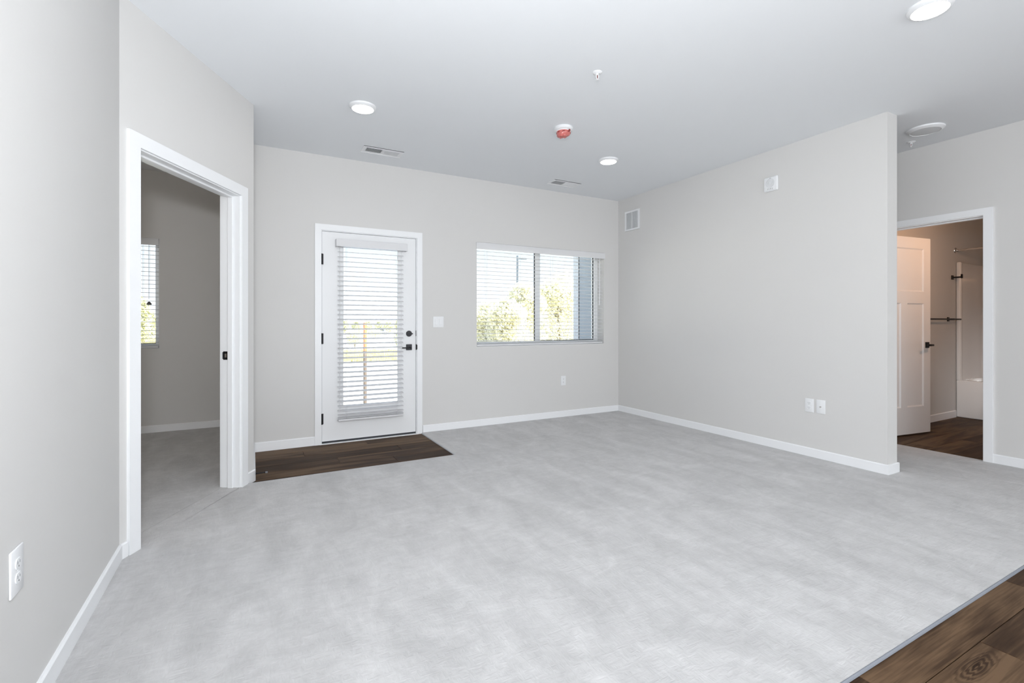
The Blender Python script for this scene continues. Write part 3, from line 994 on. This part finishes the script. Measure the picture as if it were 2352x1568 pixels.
# ------------------------------------------------------------------ bathroom door leaf (door_2)
hx_, hy_ = 5.462, 2.412
ex_, ey_ = 6.238, 2.303
d0v = (6.238, 2.340)
hinge = (5.462, 2.449)
ang = atan2(d0v[1] - hinge[1], d0v[0] - hinge[0])
LW = hypot(d0v[0] - hinge[0], d0v[1] - hinge[1])
hinge = (hinge[0], hinge[1])
d2 = empty('door_2', (hinge[0], hinge[1], 0), ang)
tag(d2, 'white three-panel bathroom door standing open, black lever', 'door', kind='structure')
pr = 0.075
kx = LW / 0.784
# panels in leaf coordinates (x from the hinge)
def lx(wx, wy):
    return (wx - hinge[0]) * cos(ang) + (wy - hinge[1]) * sin(ang)
pxr = lx(6.133, 2.355)
pm1 = lx(5.872, 2.392)
pm0 = lx(5.775, 2.405)
pxl = pm0 - (pxr - pm1)
P1 = (pxl, pxr, 1.475, 1.918)
P2 = (pm1, pxr, 0.292, 1.354)
P3 = (pxl, pm0, 0.292, 1.354)
MB().grid_wall(0, LW, 0.018, 2.03, 0.0, 0.035, [P1, P2, P3]).build('leaf', 'door_paint', d2)
for p in (P1, P2, P3):
    pn = MB().box(p[0], p[1], 0.011, 0.024, p[2], p[3]).build('panel', 'door_paint', d2)
    bv = MB()
    w_ = 0.012
    # sloped moulding around the panel
    mt = None
    def wedge(x0, x1, z0, z1, ix0, ix1, iz0, iz1):
        b_ = bmesh.new()
        o4 = [b_.verts.new((x0, 0.0005, z0)), b_.verts.new((x1, 0.0005, z0)), b_.verts.new((x1, 0.0005, z1)), b_.verts.new((x0, 0.0005, z1))]
        i4 = [b_.verts.new((ix0, 0.0108, iz0)), b_.verts.new((ix1, 0.0108, iz0)), b_.verts.new((ix1, 0.0108, iz1)), b_.verts.new((ix0, 0.0108, iz1))]
        k4 = [b_.verts.new((x0, 0.0115, z0)), b_.verts.new((x1, 0.0115, z0)), b_.verts.new((x1, 0.0115, z1)), b_.verts.new((x0, 0.0115, z1))]
        for i in range(4):
            j_ = (i + 1) % 4
            b_.faces.new((o4[i], o4[j_], i4[j_], i4[i]))
            b_.faces.new((o4[j_], o4[i], k4[i], k4[j_]))
            b_.faces.new((k4[j_], k4[i], i4[i], i4[j_]))
        bv._add(b_)
    wedge(p[0], p[1], p[2], p[3], p[0] + w_, p[1] - w_, p[2] + w_, p[3] - w_)
    bv.build('moulding', 'door_paint', pn)
for z in (0.25, 1.02, 1.79):
    MB().tube([(-0.004, 0.037, z - 0.045), (-0.004, 0.037, z + 0.045)], 0.006, 10).build('hinge', 'black', d2, smooth=True)
lxx = lx(6.180, 2.348)
rs = MB().box(lxx - 0.028, lxx + 0.028, -0.009, 0.0, 0.923 - 0.030, 0.923 + 0.030, bev=0.002).build('lever_rosette', 'black', d2)
hb = MB().tube([(lxx, -0.005, 0.923), (lxx, -0.052, 0.923)], 0.0105, 12)
hb.box(lxx - 0.092, lxx + 0.012, -0.062, -0.048, 0.923 - 0.010, 0.923 + 0.010, bev=0.004, seg=2)
hb.build('lever_handle', 'black', rs, smooth=True)
hb = MB().tube([(lxx, 0.035, 0.923), (lxx, 0.090, 0.923)], 0.0105, 12)
hb.box(lxx - 0.092, lxx + 0.012, 0.083, 0.097, 0.923 - 0.010, 0.923 + 0.010, bev=0.004, seg=2)
hb.build('lever_handle', 'black', rs, smooth=True)

# ------------------------------------------------------------------ tub and surround
XT, XT1, YT1, YT0, ZR = 7.59, 8.40, 2.596, 1.06, 0.455
t = empty('bathtub', (XT, 1.83, 0))
tag(t, 'glossy white one-piece tub and shower surround seen in the bathroom', 'bathtub')
def tb(b): return b
o_ = (-XT, -1.83)
def place(mb):
    bmesh.ops.translate(mb.bm, vec=(-XT, -1.83, 0), verts=mb.bm.verts[:])
    return mb
place(MB().box(XT, XT + 0.075, YT0, YT1, 0.0, ZR, bev=0.018, seg=3)).build('apron', 'acrylic', t, smooth=True)
bs = MB()
# basin: loft of rounded rectangles
def rrect(cx, cy, hx, hy, r, z, seg=6):
    pts_ = []
    for (sx, sy, a0) in ((1, 1, 0), (-1, 1, pi / 2), (-1, -1, pi), (1, -1, 3 * pi / 2)):
        for k in range(seg + 1):
            a = a0 + k * pi / 2 / seg
            pts_.append((cx + sx * (hx - r) + r * cos(a), cy + sy * (hy - r) + r * sin(a), z))
    return pts_
bb = bmesh.new()
cxt, cyt = (XT + 0.04 + XT1) / 2, (YT0 + YT1) / 2
hxt, hyt = (XT1 - XT - 0.04) / 2, (YT1 - YT0) / 2
levels = [(hxt, hyt, 0.03, ZR - 0.004), (hxt - 0.035, hyt - 0.045, 0.10, ZR - 0.002), (hxt - 0.05, hyt - 0.06, 0.12, ZR - 0.03), (hxt - 0.09, hyt - 0.14, 0.14, 0.14), (hxt - 0.16, hyt - 0.24, 0.12, 0.09)]
rg = [[bb.verts.new(p) for p in rrect(cxt, cyt, a, b_, r_, z)] for a, b_, r_, z in levels]
for i in range(len(rg) - 1):
    n_ = len(rg[i])
    for k in range(n_):
        bb.faces.new((rg[i][k], rg[i][(k + 1) % n_], rg[i + 1][(k + 1) % n_], rg[i + 1][k]))
bb.faces.new(rg[-1])
bs._add(bb)
place(bs).build('basin', 'acrylic', t, smooth=True)
# surround: U-shaped curved shell
sr = bmesh.new()
def upath(inset):
    r_ = 0.11
    pts_ = []
    pts_.append((XT + 0.045, YT1 - inset))
    x1, y1, y0 = XT1 - inset, YT1 - inset, YT0 + inset
    pts_.append((XT + 0.40, y1))
    for k in range(9):
        a = pi / 2 - k * pi / 2 / 8
        pts_.append((x1 - r_ + r_ * cos(a), y1 - r_ + r_ * sin(a)))
    for k in range(9):
        a = -k * pi / 2 / 8
        pts_.append((x1 - r_ + r_ * cos(a), y0 + r_ + r_ * sin(a)))
    pts_.append((XT + 0.045, y0))
    return pts_
lv_ = [(0.016, ZR - 0.01), (0.010, ZR + 0.06), (0.012, 1.245), (0.022, 1.262), (0.022, 1.87), (0.016, 1.892), (0.001, 1.895)]
rg = [[sr.verts.new((x, y_, z)) for x, y_ in upath(i_)] for i_, z in lv_]
for i in range(len(rg) - 1):
    for k in range(len(rg[i]) - 1):
        sr.faces.new((rg[i][k], rg[i][k + 1], rg[i + 1][k + 1], rg[i + 1][k]))
ms = MB(); ms._add(sr)
place(ms).build('surround_wall', 'acrylic', t, smooth=True)
for y_a, y_b in ((YT1 - 0.048, YT1), (YT0, YT0 + 0.048)):
    place(MB().box(XT, XT + 0.060, y_a, y_b, ZR - 0.01, 1.898, bev=0.016, seg=4)).build('front_flange', 'acrylic', t, smooth=True)
# moulded soap shelf on the long wall
place(MB().box(XT1 - 0.08, XT1 - 0.01, 1.95, 2.25, 1.262, 1.30, bev=0.012, seg=3)).build('soap_shelf', 'acrylic', t, smooth=True)

t = empty('curtain_rod', (XT, 2.6, 2.04))
tag(t, 'thin chrome shower curtain rod above the tub', 'curtain rod')
MB().tube([(0, -0.01, 0), (0, -1.54, 0)], 0.0125, 14).build('rod', 'chrome', t, smooth=True)
for y_, s_ in ((0, 1), (-1.548, -1)):
    MB().lathe([(0.036, 0), (0.034, 0.006), (0.020, 0.014), (0.016, 0.03)], 24, Matrix.Translation((0, y_, 0)) @ Matrix.Rotation(s_ * pi / 2, 4, 'X')).build('flange', 'chrome', t, smooth=True)

t = empty('towel_bar', (7.383, 2.6, 1.197))
tag(t, 'black towel bar on the bathroom wall behind the open door', 'towel bar')
MB().box(-0.025, 0.025, -0.008, 0, -0.025, 0.025, bev=0.002).box(-0.011, 0.011, -0.062, -0.006, -0.011, 0.011, bev=0.002).build('post', 'black', t)
MB().box(-0.655, -0.605, -0.008, 0, -0.025, 0.025, bev=0.002).box(-0.641, -0.619, -0.062, -0.006, -0.011, 0.011, bev=0.002).build('post', 'black', t)
MB().box(-0.80, 0.175, -0.070, -0.056, -0.009, 0.009, bev=0.002).build('bar', 'black', t)
t = empty('robe_hook', (7.50, 2.6, 1.705))
tag(t, 'small black robe hook on the bathroom wall beside the surround', 'hook')
MB().box(-0.026, 0.026, -0.009, 0, -0.026, 0.026, bev=0.002).build('rosette', 'black', t)
MB().box(-0.009, 0.009, -0.085, -0.006, -0.009, 0.009, bev=0.002).box(-0.012, 0.012, -0.099, -0.083, -0.015, 0.035, bev=0.003).build('hook_arm', 'black', t)

# ------------------------------------------------------------------ outside
def ray_at(px, d, z=0.0):
    # world point at pixel column px and forward distance d (layout help for distant things)
    fx, fy = sin(YAW), cos(YAW)
    rx, ry = cos(YAW), -sin(YAW)
    u = (px - 1176) / FPX
    return (d * (fx + rx * u), d * (fy + ry * u), z)

# terrain
def hgt(x, y):
    r = hypot(x, y)
    s_ = max(0, min(1, (r - 9) / 110))
    z = -0.10 - 1.5 * s_
    if r > 140:
        z += 0.4 * sin(x * 0.011) * min(1, (r - 140) / 100)
    return z
g = bmesh.new()
rad = [0.5, 5, 8, 12, 17, 24, 34, 48, 70, 100, 140, 200, 300, 450, 700]
NA = 72
rings = []
for r_ in rad:
    rings.append([g.verts.new((r_ * cos(2 * pi * k / NA), 7 + r_ * sin(2 * pi * k / NA), hgt(r_ * cos(2 * pi * k / NA), 7 + r_ * sin(2 * pi * k / NA)) if r_ > 9 else -0.12)) for k in range(NA)])
for i in range(len(rings) - 1):
    for k in range(NA):
        g.faces.new((rings[i][k], rings[i][(k + 1) % NA], rings[i + 1][(k + 1) % NA], rings[i + 1][k]))
g.faces.new(rings[0])
mb = MB(); mb._add(g)
# flatten around the house so it stays under the slab
for v in mb.bm.verts:
    if abs(v.co.x) < 12 and -8 < v.co.y < 14:
        v.co.z = -0.27
gr = mb.build('ground', 'soil', smooth=True)
tag(gr, 'pale sunlit bare ground outside the patio door', 'ground', kind='structure')
pt = MB().box(0.01, 5.2, 5.066, 6.62, -0.30, -0.02, bev=0.01).build('patio_slab', 'concrete')
tag(pt, 'shaded grey concrete patio slab just outside the door', 'patio', kind='structure')
bl = MB().box(0.01, 5.2, 5.066, 6.50, H + 0.02, H + 0.26).build('balcony_slab', 'ceiling')
tag(bl, 'balcony slab roofing the patio, above the window view', 'balcony', kind='structure')

# wing wall at the right of the patio
ww = empty('patio_wing_wall', (4.36, 5.066, -0.02))
tag(ww, 'blue-grey clad column at the right side of the window view', 'column')
MB().box(0.012, 0.30, 0.0, 0.985, 0, H + 0.04).build('core', 'siding', ww)
k = 0
for z in [i * 0.155 for i in range(18)]:
    zt = min(z + 0.153, H + 0.04)
    MB().box(0.0, 0.013, 0.535, 0.855, z, zt, bev=0.002).build('siding_board', 'siding', ww)
    MB().box(0.0, 0.013, 0.0, 0.400, z, zt, bev=0.002).build('siding_board', 'siding', ww)
MB().box(-0.006, 0.31, 0.872, 1.00, 0, H + 0.04, bev=0.002).build('corner_trim', 'siding_trim', ww)
MB().box(-0.006, 0.014, 0.415, 0.520, 0, H + 0.04, bev=0.002).build('corner_trim', 'siding_trim', ww)
g_ = MB().box(-0.001, 0.012, 0.855, 0.872, 0, H + 0.04).box(-0.001, 0.012, 0.520, 0.535, 0, H + 0.04).box(-0.001, 0.012, 0.400, 0.415, 0, H + 0.04)
g_.build('joint_shadow_gap', 'gasket', ww)

# marker stake
p = ray_at(838.5, 7.25)
t = empty('survey_stake', (p[0], p[1], -0.27), 0.3)
tag(t, 'thin wooden stake with orange painted top, seen through the door blind', 'stake')
MB().box(-0.019, 0.019, -0.019, 0.019, 0, 1.01).build('stake_shaft', 'stake', t)
MB().box(-0.0205, 0.0205, -0.0205, 0.0205, 1.00, 1.43, bev=0.003).build('painted_top', 'orange', t)['label'] = 'orange painted top'

# street lamp
p = ray_at(1188.5, 42)
t = empty('street_lamp', (p[0], p[1], -1.0), -YAW)
tag(t, 'tall grey street lamp post seen through the left window pane', 'street lamp')
ztop = EYE + (742 - 587) / FPX * 42 + 1.0
MB().tube([(0, 0, 0), (0, 0, ztop)], 0.11, 10, 0.085).build('pole', 'steel', t, smooth=True)
MB().tube([(0.05, 0, ztop - 0.30), (0.35, 0, ztop - 0.26)], 0.045, 8).build('arm', 'steel', t)
MB().box(0.28, 0.82, -0.15, 0.15, ztop - 0.36, ztop - 0.22, bev=0.03).build('lamp_head', 'steel', t)

# trees
def leaf_cloud(b, cx_, cy_, cz_, rx, ry, rz, n_, size, rnd, shell=0.55):
    for _ in range(n_):
        while True:
            v = Vector((rnd.uniform(-1, 1), rnd.uniform(-1, 1), rnd.uniform(-1, 1)))
            if 0.05 < v.length < 1:
                break
        if v.length < shell:
            v = v.normalized() * rnd.uniform(shell, 1)
        c_ = Vector((cx_ + v.x * rx, cy_ + v.y * ry, cz_ + v.z * rz))
        a = Vector((rnd.gauss(0, 1), rnd.gauss(0, 1), rnd.gauss(0, 1))).normalized()
        u = a.orthogonal().normalized() * size * rnd.uniform(0.6, 1.2)
        w_ = a.cross(u).normalized() * size * rnd.uniform(0.35, 0.7)
        b.append([c_ - u, c_ + w_, c_ + u, c_ - w_])
def quads_obj(name, quads, m, parent):
    vs, fs = [], []
    for q in quads:
        i = len(vs)
        vs += [tuple(v) for v in q]
        fs.append((i, i + 1, i + 2, i + 3))
    me = bpy.data.meshes.new(name)
    me.from_pydata(vs, [], fs)
    me.materials.append(M[m])
    o = bpy.data.objects.new(name, me)
    COL.objects.link(o)
    o.parent = parent
    return o
def tree(label, px, d, top_py, wpx, m, seed, n_=5200, leaf=0.075, z0=None, name='tree', squash=0.9):
    rnd = random.Random(seed)
    p = ray_at(px, d)
    zb = hgt(p[0], p[1]) if z0 is None else z0
    ztop = EYE + (742 - top_py) / FPX * d
    hh = ztop - zb
    R_ = wpx / 2 / FPX * d
    t = empty(name, (p[0], p[1], zb), rnd.uniform(0, 6))
    tag(t, label, name)
    tk = MB()
    top = hh * 0.72
    tk.tube([(0, 0, -0.1), (0.04 * R_, 0.0, top * 0.4), (-0.03 * R_, 0.05 * R_, top)], 0.06 * R_ + 0.03, 8, 0.02 * R_)
    for k in range(6):
        a = k * 2 * pi / 6 + rnd.uniform(-0.3, 0.3)
        zz = top * rnd.uniform(0.3, 0.7)
        tk.tube([(0, 0, zz), (0.35 * R_ * cos(a), 0.35 * R_ * sin(a), zz + 0.18 * hh), (0.7 * R_ * cos(a), 0.7 * R_ * sin(a), zz + 0.26 * hh)], 0.03 * R_ + 0.015, 6, 0.008 * R_ + 0.004)
    tk.build('trunk', 'bark', t)
    q = []
    nb = 16
    for k in range(nb):
        a = k * 2.399
        rr = R_ * 0.66 * math.sqrt((k + 0.2) / nb)
        s_ = R_ * rnd.uniform(0.34, 0.46)
        ztp = hh * math.sqrt(max(0.05, 1 - (rr / (R_ * 1.05)) ** 2)) * rnd.uniform(0.88, 1.0)
        zz = max(ztp - s_ * squash, hh * 0.3)
        leaf_cloud(q, rr * cos(a), rr * sin(a), zz, s_, s_, s_ * squash, n_ // nb, leaf, rnd)
        leaf_cloud(q, rr * cos(a) * 1.2, rr * sin(a) * 1.2, zz * 0.5, s_ * 1.1, s_ * 1.1, zz * 0.5, n_ // nb // 2, leaf, rnd)
    # loose sprays at the top
    for k in range(7):
        a = rnd.uniform(0, 2 * pi)
        leaf_cloud(q, R_ * 0.3 * cos(a), R_ * 0.3 * sin(a), hh * rnd.uniform(0.90, 0.97), R_ * 0.16, R_ * 0.16, hh * 0.05, 60, leaf * 0.8, rnd, 0)
    f = quads_obj('foliage', q, m, t)
    return t
tree('tallest pale tree, seen through the right window pane', 1283, 26, 618, 150, 'leaf_pale', 1, 12000)
tree('pale tree just left of the window mullion, behind the street lamp', 1206, 24, 645, 104, 'leaf_pale', 2, 9000)
tree('low pale tree at the left end of the wide window view', 1122, 25, 688, 130, 'leaf_pale', 3, 9000)
tree('low pale tree between the lamp post and the left tree', 1166, 22, 684, 96, 'leaf_pale', 9, 7500)
tree('pale tree at the right of the wide window view, beside the column', 1342, 27, 640, 100, 'leaf_pale', 4, 6500)
tree('dark-flecked small tree at the left of the bedroom window view', 318, 40, 676, 50, 'leaf_green', 5, 4500, 0.12)
tree('small tree lower in the bedroom window view', 345, 60, 716, 30, 'leaf_green', 6, 2500, 0.15)
tree('green tree at the right edge of the door glass view', 925, 34, 722, 40, 'leaf_green', 7, 3000, 0.09)
# hedge line of distant trees (door view)
k = 0
for (px_, d_, tp, wp) in ((792, 135, 736, 34), (818, 142, 738, 30), (846, 138, 737, 26), (872, 146, 738, 26), (893, 140, 739, 26)):
    tree(['distant hedge tree at the left edge of the door view', 'distant hedge tree just left of the orange stake', 'distant hedge tree just right of the orange stake', 'distant hedge tree behind the parked car', 'distant hedge tree right of the parked car'][k],
         px_, d_, tp, wp, 'leaf_green', 20 + k, 1500, 0.22)
    k += 1
# shrubs
def shrub(label, px, base_py, top_py, wpx, m, seed, n_=1800, leaf=0.035):
    rnd = random.Random(seed)
    d = (EYE + 0.35) * FPX / (base_py - 742)
    p = ray_at(px, d)
    zb = hgt(p[0], p[1])
    zb = EYE - (base_py - 742) / FPX * d
    hh = (base_py - top_py) / FPX * d
    R_ = wpx / 2 / FPX * d
    t = empty('shrub', (p[0], p[1], zb))
    tag(t, label, 'shrub')
    s_ = MB()
    for k in range(7):
        a = k * 0.9
        s_.tube([(0, 0, -0.05), (0.4 * R_ * cos(a), 0.4 * R_ * sin(a), hh * 0.7)], 0.012, 5, 0.005)
    s_.build('stems', 'bark', t)
    q = []
    for k in range(6):
        a = k * 2 * pi / 6
        leaf_cloud(q, 0.5 * R_ * cos(a), 0.5 * R_ * sin(a), hh * rnd.uniform(0.4, 0.6), R_ * 0.5, R_ * 0.5, hh * 0.4, n_ // 6, leaf, rnd, 0.2)
    quads_obj('foliage', q, m, t)
    return t
shrub('green shrub left of the orange stake, behind the door blind', 815, 796, 750, 48, 'leaf_green', 31, 2600, 0.05)
shrub('small yellow-green shrub right of the orange stake', 862, 775, 752, 40, 'leaf_green', 32, 1800, 0.07)
shrub('pale shrub in the middle of the bedroom window view', 330, 752, 716, 34, 'leaf_green', 34, 1500, 0.2)
# dry grass belts (uncountable)
rnd = random.Random(11)
def grass_patch(label, px0, px1, d0, d1, n_, hg):
    vs, fs = [], []
    for _ in range(n_):
        d = d0 * (d1 / d0) ** rnd.random()
        p = ray_at(rnd.uniform(px0, px1), d)
        zb = hgt(p[0], p[1]) - 0.02
        if d < 16: zb = min(zb, -0.12)
        a = rnd.uniform(0, pi)
        w_ = 0.010 * d / 6
        dx, dy = w_ * cos(a), w_ * sin(a)
        hh = hg * rnd.uniform(0.5, 1.1)
        i = len(vs)
        vs += [(p[0] - dx, p[1] - dy, zb), (p[0] + dx, p[1] + dy, zb), (p[0] + rnd.uniform(-.1, .1) * hg, p[1] + rnd.uniform(-.1, .1) * hg, zb + hh)]
        fs.append((i, i + 1, i + 2))
    me = bpy.data.meshes.new('dry_grass'); me.from_pydata(vs, [], fs); me.materials.append(M['grass'])
    o = bpy.data.objects.new('dry_grass', me); COL.objects.link(o)
    tag(o, label, 'grass', kind='stuff')
grass_patch('straw-coloured dry grass growing beyond the patio in the door view', 770, 950, 17, 26, 9000, 0.16)
grass_patch('yellow-green dry grass filling the bedroom window view', 280, 380, 12, 60, 16000, 0.35)
grass_patch('dry grass below the trees in the wide window view', 1060, 1390, 14, 24, 9000, 0.3)

# parked car
p = ray_at(875, 105)
t = empty('car', (p[0], p[1], hgt(p[0], p[1]) + 0.05), -YAW + 0.1)
tag(t, 'distant dark grey car parked beyond the field in the door view', 'car')
MB().box(-0.92, 0.92, -2.1, 2.1, 0.30, 0.95, bev=0.10, seg=2).build('body', 'car', t, smooth=True)
MB().box(-0.78, 0.78, -1.3, 1.5, 0.93, 1.52, bev=0.14, seg=2).build('cabin', 'carglass', t, smooth=True)
for sx in (-0.85, 0.85):
    for sy in (-1.35, 1.35):
        MB().tube([(sx - 0.1, sy, 0.33), (sx + 0.1, sy, 0.33)], 0.33, 14).build('wheel', 'tyre', t)
# two distant houses
def house(label, px, d, w_, dp, hw, hr, rz):
    p = ray_at(px, d)
    zb = hgt(p[0], p[1])
    t = empty('house', (p[0], p[1], zb), rz)
    tag(t, label, 'house')
    MB().box(-w_ / 2, w_ / 2, -dp / 2, dp / 2, -1.0, hw).build('wall', 'stone', t)
    b_ = bmesh.new()
    e = 0.4
    v = [b_.verts.new(c_) for c_ in ((-w_ / 2 - e, -dp / 2 - e, hw), (w_ / 2 + e, -dp / 2 - e, hw), (w_ / 2 + e, dp / 2 + e, hw), (-w_ / 2 - e, dp / 2 + e, hw), (-w_ / 2 - e, 0, hw + hr), (w_ / 2 + e, 0, hw + hr))]
    for f in ((0, 1, 5, 4), (3, 4, 5, 2), (0, 4, 3), (1, 2, 5), (0, 3, 2, 1)):
        b_.faces.new([v[i] for i in f])
    m_ = MB(); m_._add(b_)
    m_.build('roof', 'roof', t)
    for x in (-w_ * 0.3, w_ * 0.05, w_ * 0.32):
        MB().box(x - 0.6, x + 0.6, -dp / 2 - 0.05, -dp / 2 + 0.05, 0.9, 2.1).build('window', 'carglass', t)
    return t
house('pale distant house at the left of the door view', 800, 190, 13, 9, 2.6, 1.7, -0.3)
house('distant blue-grey roofed house right of the parked car', 893, 210, 12, 9, 2.8, 1.9, -0.6)
